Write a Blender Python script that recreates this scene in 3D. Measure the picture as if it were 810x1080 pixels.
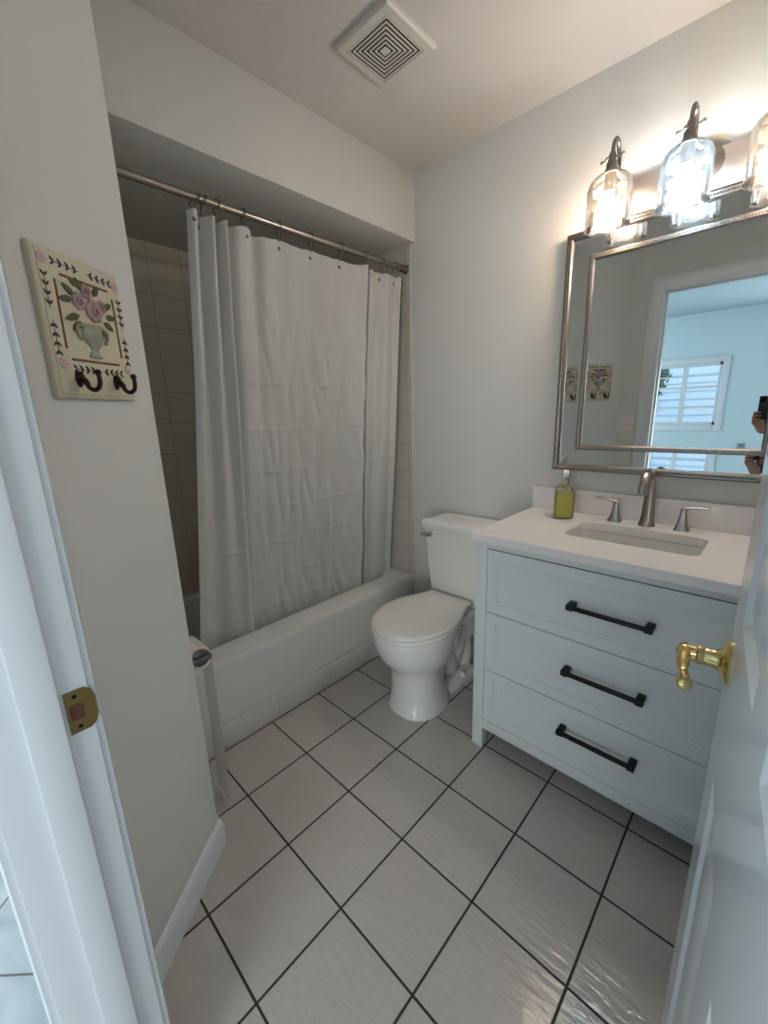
import bpy, bmesh, math, random
from math import sin, cos, pi, radians as R
from mathutils import Vector, Matrix, noise

for o in list(bpy.data.objects): bpy.data.objects.remove(o)
S = bpy.context.scene
COL = S.collection

# ------------------------------------------------------------------ camera
YAW, PITCH, ROLL = 0.8017, -0.2344, -0.0310
CAM = Vector((-1.7712, -1.4446, 1.3284))
fw = Vector((sin(YAW)*cos(PITCH), cos(YAW)*cos(PITCH), sin(PITCH)))
rt = Vector((cos(YAW), -sin(YAW), 0)); up = rt.cross(fw)
r2 = rt*cos(ROLL) + up*sin(ROLL); u2 = up*cos(ROLL) - rt*sin(ROLL)
cd = bpy.data.cameras.new('camera'); cam = bpy.data.objects.new('camera', cd); COL.objects.link(cam)
M = Matrix((r2, u2, -fw)).transposed().to_4x4(); M.translation = CAM
cam.matrix_world = M
cd.sensor_fit = 'HORIZONTAL'; cd.sensor_width = 36; cd.lens = 433.19/810*36; cd.clip_start = 0.01
S.camera = cam

# ------------------------------------------------------------------ view, world, large lights
S.view_settings.view_transform = 'Standard'; S.view_settings.look = 'None'
S.view_settings.gamma = 1; S.view_settings.use_curve_mapping = False
S.view_settings.exposure = 0.62
W = bpy.data.worlds.new('sky'); S.world = W; W.use_nodes = True
W.node_tree.nodes['Background'].inputs[0].default_value = (0.62, 0.80, 1.0, 1)
W.node_tree.nodes['Background'].inputs[1].default_value = 2.2
LAMP_POWER = 55.0     # emission strength of each vanity bulb
def area(name, loc, direction, sx, sy, power, col):
    l = bpy.data.lights.new(name, 'AREA'); l.shape = 'RECTANGLE'; l.size = sx; l.size_y = sy
    l.energy = power; l.color = col
    o = bpy.data.objects.new(name, l); COL.objects.link(o); o.location = loc
    o.rotation_euler = Vector(direction).to_track_quat('-Z', 'Z').to_euler()
    return o
# added fill light at the far bedroom wall, out of the mirror's view
area('bedroom_fill_far', (-5.04, -2.45, 1.25), (1, 0, 0), 1.5, 2.0, 62, (0.93, 0.97, 1.0))
# second added fill light at the end wall, brightens the far bedroom wall
area('bedroom_fill_end', (-3.7, 1.84, 1.45), (0, -1, 0), 1.6, 1.3, 42, (0.78, 0.92, 1.0))

# ------------------------------------------------------------------ helpers
def lin(c):
    return tuple(((v/255)/12.92 if v/255 <= .04045 else ((v/255+.055)/1.055)**2.4) for v in c)
def mat(name, col, rough=.5, metal=0, spec=.5, bump=0, bscale=60, var=0, coat=0, srgb=True):
    m = bpy.data.materials.new(name); m.use_nodes = True; nt = m.node_tree; b = nt.nodes['Principled BSDF']
    c = lin(col) if srgb else col
    b.inputs['Base Color'].default_value = (*c, 1); b.inputs['Roughness'].default_value = rough
    b.inputs['Metallic'].default_value = metal; b.inputs['Specular IOR Level'].default_value = spec
    b.inputs['Coat Weight'].default_value = coat
    tc = nt.nodes.new('ShaderNodeTexCoord')
    n = nt.nodes.new('ShaderNodeTexNoise'); n.inputs['Scale'].default_value = bscale; n.inputs['Detail'].default_value = 4
    nt.links.new(tc.outputs['Object'], n.inputs['Vector'])
    if bump:
        bp = nt.nodes.new('ShaderNodeBump'); bp.inputs['Strength'].default_value = bump; bp.inputs['Distance'].default_value = .002
        nt.links.new(n.outputs['Fac'], bp.inputs['Height']); nt.links.new(bp.outputs['Normal'], b.inputs['Normal'])
    if var:
        mx = nt.nodes.new('ShaderNodeMix'); mx.data_type = 'RGBA'
        n2 = nt.nodes.new('ShaderNodeTexNoise'); n2.inputs['Scale'].default_value = bscale*.12; nt.links.new(tc.outputs['Object'], n2.inputs['Vector'])
        nt.links.new(n2.outputs['Fac'], mx.inputs['Factor'])
        mx.inputs['A'].default_value = (*[v*(1-var) for v in c], 1); mx.inputs['B'].default_value = (*[min(1, v*(1+var)) for v in c], 1)
        nt.links.new(mx.outputs['Result'], b.inputs['Base Color'])
    return m
def N(nt, t, **kw):
    n = nt.nodes.new(t)
    for k, v in kw.items(): setattr(n, k, v)
    return n
def mth(nt, op, a, b=None):
    n = N(nt, 'ShaderNodeMath', operation=op)
    for i, v in enumerate((a, b)):
        if v is None: continue
        if isinstance(v, (int, float)): n.inputs[i].default_value = v
        else: nt.links.new(v, n.inputs[i])
    return n.outputs[0]
def tile_mat(name, axes, pitch, off, gw, col, gcol, rough=.3, rot=0, var=.03, streak=0, marble=0, gbump=.6):
    m = bpy.data.materials.new(name); m.use_nodes = True; nt = m.node_tree; b = nt.nodes['Principled BSDF']
    tc = N(nt, 'ShaderNodeTexCoord'); mp = N(nt, 'ShaderNodeMapping'); mp.inputs['Rotation'].default_value = (0, 0, rot)
    nt.links.new(tc.outputs['Object'], mp.inputs['Vector'])
    sp = N(nt, 'ShaderNodeSeparateXYZ'); nt.links.new(mp.outputs[0], sp.inputs[0])
    ds = []; cells = []
    for k in (0, 1):
        v = mth(nt, 'DIVIDE', mth(nt, 'SUBTRACT', sp.outputs[axes[k]], off[k]), pitch[k])
        f = mth(nt, 'FRACT', v); ds.append(mth(nt, 'MULTIPLY', mth(nt, 'MINIMUM', f, mth(nt, 'SUBTRACT', 1.0, f)), pitch[k]))
        cells.append(mth(nt, 'FLOOR', v))
    d = mth(nt, 'MINIMUM', ds[0], ds[1])
    fac = N(nt, 'ShaderNodeMapRange'); fac.inputs['From Min'].default_value = gw/2*.75; fac.inputs['From Max'].default_value = gw/2*1.2
    nt.links.new(d, fac.inputs['Value'])
    wn = N(nt, 'ShaderNodeTexWhiteNoise', noise_dimensions='2D'); cx = N(nt, 'ShaderNodeCombineXYZ')
    nt.links.new(cells[0], cx.inputs[0]); nt.links.new(cells[1], cx.inputs[1]); nt.links.new(cx.outputs[0], wn.inputs['Vector'])
    c = lin(col)
    tint = N(nt, 'ShaderNodeMix', data_type='RGBA'); nt.links.new(wn.outputs['Value'], tint.inputs['Factor'])
    tint.inputs['A'].default_value = (*[v*(1-var) for v in c], 1); tint.inputs['B'].default_value = (*[min(1, v*(1+var)) for v in c], 1)
    base = tint.outputs['Result']
    ns = N(nt, 'ShaderNodeTexNoise'); ns.inputs['Scale'].default_value = 6; ns.inputs['Detail'].default_value = 8
    nt.links.new(tc.outputs['Object'], ns.inputs['Vector'])
    if marble:
        ns.inputs['Distortion'].default_value = 1.5
        mm = N(nt, 'ShaderNodeMix', data_type='RGBA', blend_type='MULTIPLY'); 
        rr = N(nt, 'ShaderNodeMapRange'); rr.inputs['From Min'].default_value = .35; rr.inputs['From Max'].default_value = .65; rr.inputs['To Max'].default_value = marble
        nt.links.new(ns.outputs['Fac'], rr.inputs['Value']); nt.links.new(rr.outputs[0], mm.inputs['Factor'])
        nt.links.new(base, mm.inputs['A']); mm.inputs['B'].default_value = (.62, .66, .7, 1); base = mm.outputs['Result']
    mx = N(nt, 'ShaderNodeMix', data_type='RGBA'); nt.links.new(fac.outputs[0], mx.inputs['Factor'])
    mx.inputs['A'].default_value = (*lin(gcol), 1); nt.links.new(base, mx.inputs['B'])
    nt.links.new(mx.outputs['Result'], b.inputs['Base Color'])
    rg = N(nt, 'ShaderNodeMapRange'); rg.inputs['To Min'].default_value = .85; rg.inputs['To Max'].default_value = rough
    nt.links.new(fac.outputs[0], rg.inputs['Value']); nt.links.new(rg.outputs[0], b.inputs['Roughness'])
    bp = N(nt, 'ShaderNodeBump'); bp.inputs['Strength'].default_value = gbump; bp.inputs['Distance'].default_value = .002
    h = fac.outputs[0]
    if streak:
        st = N(nt, 'ShaderNodeTexNoise'); st.inputs['Scale'].default_value = 55; st.inputs['Detail'].default_value = 2
        mp2 = N(nt, 'ShaderNodeMapping'); mp2.inputs['Rotation'].default_value = (0, 0, .7); mp2.inputs['Scale'].default_value = (1, .28, 1)
        nt.links.new(tc.outputs['Object'], mp2.inputs[0]); nt.links.new(mp2.outputs[0], st.inputs['Vector'])
        h = mth(nt, 'ADD', fac.outputs[0], mth(nt, 'MULTIPLY', st.outputs['Fac'], streak))
    nt.links.new(h, bp.inputs['Height']); nt.links.new(bp.outputs[0], b.inputs['Normal'])
    return m
def glassy(name, col, clear=.8, rough=.05, ribs=0):
    """thin-walled glass: transparent + gloss + a little scattering of the seeded glass"""
    m = bpy.data.materials.new(name); m.use_nodes = True; nt = m.node_tree
    nt.nodes.remove(nt.nodes['Principled BSDF']); out = nt.nodes['Material Output']
    tr = N(nt, 'ShaderNodeBsdfTransparent'); tr.inputs[0].default_value = (*col, 1)
    gl = N(nt, 'ShaderNodeBsdfGlossy'); gl.inputs['Roughness'].default_value = rough
    tl = N(nt, 'ShaderNodeBsdfTranslucent'); tl.inputs[0].default_value = (.9, .9, .9, 1)
    df = N(nt, 'ShaderNodeBsdfDiffuse'); df.inputs[0].default_value = (.9, .9, .9, 1)
    a = N(nt, 'ShaderNodeMixShader'); a.inputs[0].default_value = .5; nt.links.new(tl.outputs[0], a.inputs[1]); nt.links.new(df.outputs[0], a.inputs[2])
    b = N(nt, 'ShaderNodeMixShader'); nt.links.new(a.outputs[0], b.inputs[1]); nt.links.new(tr.outputs[0], b.inputs[2])
    b.inputs[0].default_value = clear
    fr = N(nt, 'ShaderNodeFresnel'); fr.inputs[0].default_value = 1.5
    c = N(nt, 'ShaderNodeMixShader'); nt.links.new(fr.outputs[0], c.inputs[0]); nt.links.new(b.outputs[0], c.inputs[1]); nt.links.new(gl.outputs[0], c.inputs[2])
    if ribs:
        tc = N(nt, 'ShaderNodeTexCoord'); n = N(nt, 'ShaderNodeTexNoise'); n.inputs['Scale'].default_value = ribs; n.inputs['Detail'].default_value = 3
        mp = N(nt, 'ShaderNodeMapping'); mp.inputs['Scale'].default_value = (1, 1, .35)
        nt.links.new(tc.outputs['Object'], mp.inputs[0]); nt.links.new(mp.outputs[0], n.inputs['Vector'])
        rr = N(nt, 'ShaderNodeMapRange'); rr.inputs['From Min'].default_value = .4; rr.inputs['From Max'].default_value = .65
        rr.inputs['To Min'].default_value = clear-.035; rr.inputs['To Max'].default_value = clear+.02
        nt.links.new(n.outputs['Fac'], rr.inputs['Value']); nt.links.new(rr.outputs[0], b.inputs[0])
        bp = N(nt, 'ShaderNodeBump'); bp.inputs['Strength'].default_value = .5; bp.inputs['Distance'].default_value = .003
        nt.links.new(n.outputs['Fac'], bp.inputs['Height']); nt.links.new(bp.outputs[0], gl.inputs['Normal'])
    nt.links.new(c.outputs[0], out.inputs[0])
    return m
def emis(name, col, strength):
    m = bpy.data.materials.new(name); m.use_nodes = True; b = m.node_tree.nodes['Principled BSDF']
    b.inputs['Base Color'].default_value = (.8, .8, .8, 1); b.inputs['Emission Color'].default_value = (*col, 1); b.inputs['Emission Strength'].default_value = strength
    return m

def build(name, bm, m, parent=None, sharp=35, loc=None):
    bmesh.ops.recalc_face_normals(bm, faces=bm.faces)
    me = bpy.data.meshes.new(name)
    for f in bm.faces: f.smooth = True
    for e in bm.edges:
        if len(e.link_faces) == 2 and e.calc_face_angle(0) > R(sharp): e.smooth = False
    bm.to_mesh(me); bm.free()
    for x in (m if isinstance(m, (list, tuple)) else [m]): me.materials.append(x)
    o = bpy.data.objects.new(name, me); COL.objects.link(o)
    if parent: o.parent = parent
    if loc: o.location = loc
    return o
def thing(name, label, cat, loc=(0, 0, 0), rz=0, group=None):
    o = bpy.data.objects.new(name, None); COL.objects.link(o); o.location = loc; o.rotation_euler = (0, 0, rz)
    o.empty_display_size = .05
    return tag(o, label, cat, group)
def tag(o, label, cat=None, group=None):
    o['label'] = label
    if cat: o['category'] = cat
    if group: o['group'] = group
    return o
def struct(o, label=None):
    o['kind'] = 'structure'
    if label: o['label'] = label
    return o
BM = bmesh.new
def box(bm, x0, x1, y0, y1, z0, z1, bev=0, seg=2):
    t = BM(); bmesh.ops.create_cube(t, size=1)
    for v in t.verts: v.co = Vector(((x0+x1)/2+v.co.x*(x1-x0), (y0+y1)/2+v.co.y*(y1-y0), (z0+z1)/2+v.co.z*(z1-z0)))
    if bev: bmesh.ops.bevel(t, geom=list(t.edges), offset=bev, segments=seg, affect='EDGES', profile=.5)
    merge(bm, t); return bm
def merge(bm, t, M=None):
    if M is not None: bmesh.ops.transform(t, matrix=M, verts=t.verts)
    me = bpy.data.meshes.new('tmp'); t.to_mesh(me); t.free(); bm.from_mesh(me); bpy.data.meshes.remove(me)
def loft(bm, loops, cap0=True, cap1=True, closed=True):
    rows = [[bm.verts.new(p) for p in lp] for lp in loops]; n = len(rows[0])
    for a, b in zip(rows, rows[1:]):
        for i in range(n if closed else n-1):
            j = (i+1) % n
            try: bm.faces.new((a[i], a[j], b[j], b[i]))
            except ValueError: pass
    if cap0: bm.faces.new(rows[0][::-1])
    if cap1: bm.faces.new(rows[-1])
    return bm
def lathe(bm, prof, c=(0, 0, 0), n=32, axis='z', cap0=True, cap1=True):
    loops = []
    for r, h in prof:
        lp = []
        for i in range(n):
            a = 2*pi*i/n; p, q = max(r, 1e-5)*cos(a), max(r, 1e-5)*sin(a)
            v = {'z': (p, q, h), 'x': (h, p, q), 'y': (p, h, q)}[axis]
            lp.append((c[0]+v[0], c[1]+v[1], c[2]+v[2]))
        loops.append(lp)
    return loft(bm, loops, cap0, cap1)
def tube(bm, pts, rad, n=10, sq=(1, 1), cap=True):
    pts = [Vector(p) for p in pts]; k = len(pts)
    rads = rad if isinstance(rad, (list, tuple)) else [rad]*k
    loops = []; nrm = None
    for i, p in enumerate(pts):
        t = (pts[min(i+1, k-1)]-pts[max(i-1, 0)]).normalized()
        if nrm is None:
            nrm = t.orthogonal().normalized() if abs(t.z) > .9 else Vector((0, 0, 1)).cross(t).normalized()
        nrm = (nrm - t*nrm.dot(t)).normalized(); bn = t.cross(nrm)
        loops.append([p+(nrm*cos(2*pi*j/n)*sq[0]+bn*sin(2*pi*j/n)*sq[1])*rads[i] for j in range(n)])
    return loft(bm, loops, cap, cap)
def smooth_path(pts, m=6):
    P = [Vector(p) for p in pts]; P = [P[0]*2-P[1]]+P+[P[-1]*2-P[-2]]; out = []
    for i in range(1, len(P)-2):
        for k in range(m):
            t = k/m; a, b, c, d = P[i-1:i+3]
            out.append(.5*((2*b)+(c-a)*t+(2*a-5*b+4*c-d)*t*t+(3*b-a-3*c+d)*t**3))
    out.append(P[-2]); return out
def ball(bm, c, r, s=(1, 1, 1), n=16, Mx=None):
    t = BM(); bmesh.ops.create_uvsphere(t, u_segments=n, v_segments=max(6, n//2), radius=r)
    for v in t.verts: v.co = Vector((v.co.x*s[0], v.co.y*s[1], v.co.z*s[2]))
    if Mx is not None: bmesh.ops.transform(t, matrix=Mx, verts=t.verts)
    for v in t.verts: v.co += Vector(c)
    merge(bm, t); return bm
def rrect(cx, cy, hx, hy, r, z, n=6):
    out = []
    for sx, sy, a0 in ((1, 1, 0), (-1, 1, 90), (-1, -1, 180), (1, -1, 270)):
        for k in range(n+1):
            a = R(a0+90*k/n); out.append((cx+sx*(hx-r)+r*cos(a), cy+sy*(hy-r)+r*sin(a), z))
    return out
def prism(bm, poly, z0, z1):
    a = [bm.verts.new((x, y, z0)) for x, y in poly]; b = [bm.verts.new((x, y, z1)) for x, y in poly]; n = len(poly)
    bm.faces.new(a[::-1]); bm.faces.new(b)
    for i in range(n): bm.faces.new((a[i], a[(i+1) % n], b[(i+1) % n], b[i]))
    return bm
def stepped(bm, O, U, V, D, rect, prof):
    """panel: rectangle loops stepped inward: prof = [(inset, depth)...]; D is the outward direction"""
    O, U, V, D = map(Vector, (O, U, V, D)); u0, u1, v0, v1 = rect; loops = []
    for i, d in prof:
        loops.append([O+U*a+V*b+D*d for a, b in ((u0+i, v0+i), (u1-i, v0+i), (u1-i, v1-i), (u0+i, v1-i))])
    return loft(bm, loops, True, True)

# ------------------------------------------------------------------ materials
m_wall = mat('wall_paint', (214, 213, 209), .75, spec=.25, bump=.12, bscale=160)
m_ceil = mat('ceiling_paint', (216, 211, 206), .85, spec=.2, bump=.25, bscale=120)
m_trim = mat('trim_gloss_paint', (222, 224, 226), .3, bump=.03, bscale=30)
m_door = mat('door_gloss_paint', (222, 225, 228), .16, bump=.03, bscale=25)
m_floor = tile_mat('floor_tile', (0, 1), (.2577, .2577), (-1.0072, -.2256), .0062, (196, 190, 184), (58, 52, 47), .15, var=.025, streak=1.5)
m_bfloor = tile_mat('bedroom_floor_tile', (0, 1), (.46, .46), (.315, .419), .005, (205, 208, 210), (110, 110, 108), .3, rot=R(-45), marble=.7)
m_tileXZ = tile_mat('alcove_tile_back', (0, 2), (.155, .1525), (-.965, 2.076), .003, (204, 197, 182), (164, 156, 140), .3, var=.02, gbump=.4)
m_tileYZ = tile_mat('alcove_tile_side', (1, 2), (.155, .1525), (.06, 2.076), .003, (204, 197, 182), (164, 156, 140), .3, var=.02, gbump=.4)
m_porc = mat('porcelain', (232, 231, 226), .12, coat=.3, bump=.0)
m_tub = mat('tub_enamel', (228, 229, 225), .18, coat=.2)
m_seat = mat('seat_plastic', (236, 233, 226), .22)
m_kick = mat('tub_kick_tile', (214, 212, 206), .3)
m_cab = mat('cabinet_paint', (214, 220, 220), .38, bump=.0)
m_cabin = mat('cabinet_gap_shade', (120, 126, 128), .7)  # darker than the cabinet paint: shade of the drawer gaps as colour
m_quartz = mat('quartz', (236, 231, 229), .18, bump=0, var=.02, bscale=300)
m_sink = mat('sink_china', (222, 222, 219), .12, coat=.3)
m_black = mat('matte_black_metal', (22, 22, 24), .45, metal=.4)
m_nickel = mat('brushed_nickel', (166, 158, 151), .28, metal=1, bump=.02)
m_dnick = mat('dark_nickel', (122, 116, 112), .3, metal=1)
m_chrome = mat('chrome', (200, 198, 196), .12, metal=1)
m_plate = mat('polished_nickel', (240, 228, 222), .32, metal=1)
m_brass = mat('polished_brass', (218, 196, 138), .15, metal=1)
m_obrass = mat('aged_brass', (128, 105, 62), .35, metal=.9, var=.3, bscale=200)
m_hole = mat('strike_hole_wood', (96, 52, 38), .8, var=.3, bscale=400)
m_mirror = mat('mirror_glass', (205, 212, 214), .0, metal=1)
m_frame = mat('mirror_frame_metal', (142, 136, 132), .32, metal=1)
m_curt = mat('curtain_fabric', (246, 245, 243), .8, spec=.2)
m_dark = mat('dark_recess', (30, 28, 26), .9, spec=.05)
m_vent = mat('vent_plastic', (214, 210, 202), .5)
m_cream = mat('cream_painted_wood', (204, 195, 170), .55, var=.06, bscale=60)
m_bronze = mat('oil_bronze', (48, 34, 30), .38, metal=.6)
m_paper = mat('tissue_paper', (238, 230, 220), .95, spec=.1, bump=.2, bscale=150)
m_card = mat('cardboard_core', (150, 125, 98), .9)
m_switch = mat('switch_plastic', (224, 220, 212), .4)

# curtain: diffuse + translucent, with pressed-in horizontal fold creases and crinkles
def curtain_mat():
    m = m_curt; nt = m.node_tree; b = nt.nodes['Principled BSDF']; out = nt.nodes['Material Output']
    tc = N(nt, 'ShaderNodeTexCoord')
    w = N(nt, 'ShaderNodeTexNoise'); w.inputs['Scale'].default_value = 14; w.inputs['Detail'].default_value = 5; w.inputs['Distortion'].default_value = .6
    mp = N(nt, 'ShaderNodeMapping'); mp.inputs['Scale'].default_value = (1, 1, .45); nt.links.new(tc.outputs['Object'], mp.inputs[0]); nt.links.new(mp.outputs[0], w.inputs['Vector'])
    f = N(nt, 'ShaderNodeTexNoise'); f.inputs['Scale'].default_value = 900; nt.links.new(tc.outputs['Object'], f.inputs['Vector'])
    h = mth(nt, 'ADD', mth(nt, 'MULTIPLY', w.outputs['Fac'], 3.0), mth(nt, 'MULTIPLY', f.outputs['Fac'], .25))
    bp = N(nt, 'ShaderNodeBump'); bp.inputs['Strength'].default_value = .45; bp.inputs['Distance'].default_value = .003
    nt.links.new(h, bp.inputs['Height']); nt.links.new(bp.outputs[0], b.inputs['Normal'])
    tl = N(nt, 'ShaderNodeBsdfTranslucent'); tl.inputs[0].default_value = (.85, .84, .82, 1); nt.links.new(bp.outputs[0], tl.inputs['Normal'])
    mx = N(nt, 'ShaderNodeMixShader'); mx.inputs[0].default_value = .48
    nt.links.new(b.outputs[0], mx.inputs[1]); nt.links.new(tl.outputs[0], mx.inputs[2]); nt.links.new(mx.outputs[0], out.inputs[0])
curtain_mat()

# ------------------------------------------------------------------ the room shell
H = 2.44
def slab(name, m, *a, **k): return struct(build(name, box(BM(), *a, **k), m))
slab('floor', m_floor, -1.78, .1, -1.78, .94, -.05, 0)
o = slab('floor_bedroom', m_bfloor, -5.2, -1.78, -4.1, 2.0, -.05, -.001)
slab('ceiling', m_ceil, -1.8, .1, -1.78, .94, H, H+.08)
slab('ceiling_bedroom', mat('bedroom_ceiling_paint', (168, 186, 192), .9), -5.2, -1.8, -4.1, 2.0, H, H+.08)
slab('wall_vanity', m_wall, 0, .1, -1.78, .94, 0, H)
slab('wall_right', m_wall, -1.70, 0, -1.78, -1.66, 0, H)
slab('wall_alcove_back', m_wall, -1.41, 0, .85, .94, 0, H)
struct(build('wall_left', prism(BM(), [(-1.82, -.742), (-1.70, -.742), (-1.70, -.555), (-1.41, -.32), (-1.41, .94), (-1.41, 1.9), (-1.82, 1.9)], 0, H), m_wall))
slab('wall_door_side', m_wall, -1.82, -1.70, -4.0, -1.512, 0, H)
slab('wall_above_door', m_wall, -1.82, -1.70, -1.512, -.742, 2.075, H)
slab('wall_bulkhead', m_wall, -1.41, 0, 0, .85, 2.146, H, bev=.002)
# alcove tile cladding
slab('wall_tile_back', m_tileXZ, -1.41, 0, .842, .85, .33, 2.146)
slab('wall_tile_right', m_tileYZ, -.007, 0, .03, .842, .33, 2.146)
slab('wall_tile_left', m_tileYZ, -1.41, -1.403, .03, .842, .33, 2.146)
# bedroom beyond the doorway
m_bed = mat('bedroom_wall_paint', (208, 222, 226), .8, spec=.2)
WY0, WY1, WZ0, WZ1 = -.785, -.02, 1.06, 1.84
bm = BM()
for a in ((-4.1, WY0, 0, H), (WY1, 2.0, 0, H), (WY0, WY1, 0, WZ0), (WY0, WY1, WZ1, H)): box(bm, -5.2, -5.1, *a)
struct(build('wall_bedroom_far', bm, m_bed))
slab('wall_bedroom_end', m_bed, -5.1, -1.82, 1.9, 2.0, 0, H)
slab('wall_bedroom_side', m_bed, -5.1, -1.82, -4.1, -4.0, 0, H)

w3 = struct(build('fill_light_frame_end', box(BM(), -4.55, -2.85, 1.88, 1.90, .76, .80, .003), m_trim), 'white frame added around the end-wall fill light in the bedroom')  # made-up surround for the added end-wall fill light, bottom piece
bm = BM()
for a in ((-4.55, -4.49, .80, 2.14), (-2.91, -2.85, .80, 2.14), (-4.49, -2.91, 2.10, 2.14)): box(bm, a[0], a[1], 1.86, 1.90, a[2], a[3], bev=.003)
build('window_frame', bm, m_trim, w3)  # sides and head of the same made-up surround
w2 = struct(build('fill_light_frame_far', box(BM(), -5.10, -5.06, -3.26, -1.64, .15, .19, .003), m_trim), 'white frame added around the unseen far-wall fill light in the bedroom')  # made-up surround for the added far-wall fill light, bottom piece
bm = BM()
for a in ((-3.26, -3.20, .15, 2.35), (-1.70, -1.64, .15, 2.35), (-3.20, -1.70, 2.27, 2.35), (-3.20, -1.70, .19, .24)): box(bm, -5.10, -5.03, *a, bev=.003)
build('window_frame', bm, m_trim, w2)  # remaining pieces of that made-up surround
# baseboards
def board(name, A, B, h=.092, t=.013, m=m_trim):
    A, B = Vector((*A, 0)), Vector((*B, 0)); d = (B-A).normalized(); n = Vector((d.y, -d.x, 0))
    prof = [(0, 0), (t, 0), (t, h*.8), (t*.75, h*.9), (t*.35, h*.97), (0, h)]
    bm = BM(); loft(bm, [[P+n*u+Vector((0, 0, z)) for u, z in prof] for P in (A, B)])
    return struct(build(name, bm, m, sharp=50))
board('baseboard_diagonal', (-1.70, -.5555), (-1.4035, -.3155))
board('baseboard_left', (-1.41, -.32), (-1.41, .030))
board('baseboard_vanity', (0, .030), (0, -1.66))
board('baseboard_right', (0, -1.66), (-1.70, -1.66))
board('baseboard_bedroom', (-5.1, -4.0), (-5.1, 1.9))

# door frame: jambs, stops and casings
def frame_side(bm, ya, yb, ys):
    box(bm, -1.822, -1.698, min(ya, yb), max(ya, yb), 0, 2.06, .0015)
    box(bm, -1.776, -1.733, min(ya, ys), max(ya, ys), 0, 2.06, .003)
bm = BM(); frame_side(bm, -.757, -.742, -.768); frame_side(bm, -1.497, -1.512, -1.486)
box(bm, -1.822, -1.698, -1.512, -.742, 2.06, 2.075, .0015); box(bm, -1.776, -1.733, -1.497, -.757, 2.049, 2.06, .002)
jamb = struct(build('trim_1', bm, m_trim), 'white painted door frame lining of the open doorway')
def casing(name, x0, s):
    """mitred casing with a stepped profile around the opening, on plane x0, standing out by s"""
    prof = [(0, 0), (0, .010), (.006, .013), (.03, .012), (.036, .016), (.07, .018), (.08, .016), (.085, 0)]
    ya, yb, zt = -.752, -1.502, 2.066; loops = []
    for w, t in prof:
        loops.append([(x0+s*t, ya+w, 0), (x0+s*t, ya+w, zt+w), (x0+s*t, yb-w, zt+w), (x0+s*t, yb-w, 0)])
    bm = BM(); loft(bm, loops, False, False, closed=False)
    return struct(build(name, bm, m_trim, sharp=40))
casing('trim_2', -1.6995, 1); casing('trim_3', -1.8205, -1)

# strike plate on the jamb (a part of the frame)
bm = BM()
z0, z1 = .888, .955
out_ = [(-1.7285, z0), (-1.704, z0), (-1.696, z0+.006), (-1.692, z0+.018), (-1.692, z1-.018), (-1.696, z1-.006), (-1.704, z1), (-1.7285, z1)]
loft(bm, [[(x, -.7572, z) for x, z in out_], [(x, -.7592, z) for x, z in out_]])
sp = build('strike_plate', bm, m_obrass, jamb); sp['label'] = 'aged brass strike plate'
bm = BM(); loft(bm, [[(-1.716+q[0], y, .921+q[1]) for q in rrect(0, 0, .0085, .012, .003, 0)] for y in (-.7591, -.7597)])
build('latch_hole', bm, m_hole, sp)
for z in (z0+.009, z1-.009):
    build('screw', lathe(BM(), [(.0032, 0), (.0025, .0008)], (-1.716, -.7593, z), 12, 'y'), m_dark, sp)

# six-panel door, opened against the vanity side
DW, DT, DH = .703, .035, 2.03
door = thing('door_1', 'white glossy six-panel door standing open at the right edge', 'door', (-1.700, -1.497, .012), math.atan2(.066, .70))
del door['category']; door['kind'] = 'structure'
bm = BM()
xs = [0, .11, .305, .398, .593, DW]; zs = [0, .22, .80, 1.035, 1.64, 1.75, 1.93, DH]
for ci, (xa, xb) in enumerate(zip(xs, xs[1:])):
    for ri, (za, zb) in enumerate(zip(zs, zs[1:])):
        if ci in (1, 3) and ri in (1, 3, 5):
            for s, y0 in ((1, 0), (-1, -DT)):
                pr = [(0, 0), (.010, -.008), (.018, -.008), (.045, -.002)]
                loops = [[(a, y0+s*d, b) for a, b in ((xa+i, za+i), (xb-i, za+i), (xb-i, zb-i), (xa+i, zb-i))] for i, d in pr]
                loft(bm, loops, False, True)
        else:
            for y in (0, -DT):
                bm.faces.new([bm.verts.new(q) for q in ((xa, y, za), (xb, y, za), (xb, y, zb), (xa, y, zb))])
for a in (((0, 0, 0), (0, -DT, 0), (0, -DT, DH), (0, 0, DH)), ((DW, 0, 0), (DW, -DT, 0), (DW, -DT, DH), (DW, 0, DH)),
          ((0, 0, 0), (DW, 0, 0), (DW, -DT, 0), (0, -DT, 0)), ((0, 0, DH), (DW, 0, DH), (DW, -DT, DH), (0, -DT, DH))):
    bm.faces.new([bm.verts.new(q) for q in a])
bmesh.ops.remove_doubles(bm, verts=bm.verts, dist=.00005)
build('door_panel', bm, m_door, door)
for s, y0 in ((1, 0), (-1, -DT)):
    hx, hz = .668, .943
    bm = BM(); lathe(bm, [(.034, 0), (.0345, s*.003), (.030, s*.007), (.017, s*.012), (.0135, s*.018), (.0125, s*.030), (.0145, s*.033), (.0145, s*.037), (.012, s*.040), (.0115, s*.052)], (hx, y0, hz), 28, 'y')
    tube(bm, smooth_path([(hx+.010, y0+s*.052, hz+.001), (hx-.006, y0+s*.054, hz), (hx-.030, y0+s*.054, hz-.006), (hx-.052, y0+s*.052, hz-.012), (hx-.072, y0+s*.050, hz-.012), (hx-.080, y0+s*.049, hz-.009)], 5),
         [.009]+[.0115]*5+[.0085]*5+[.0065]*4+[.008]*3+[.0098]*5+[.0085, .007, .004], 14)
    hd = build('door_handle', bm, m_brass, door); hd['label'] = 'polished brass lever handle'
build('latch', box(BM(), DW-.001, DW+.0015, -.030, -.006, .90, .96, .0005), m_brass, door)

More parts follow.
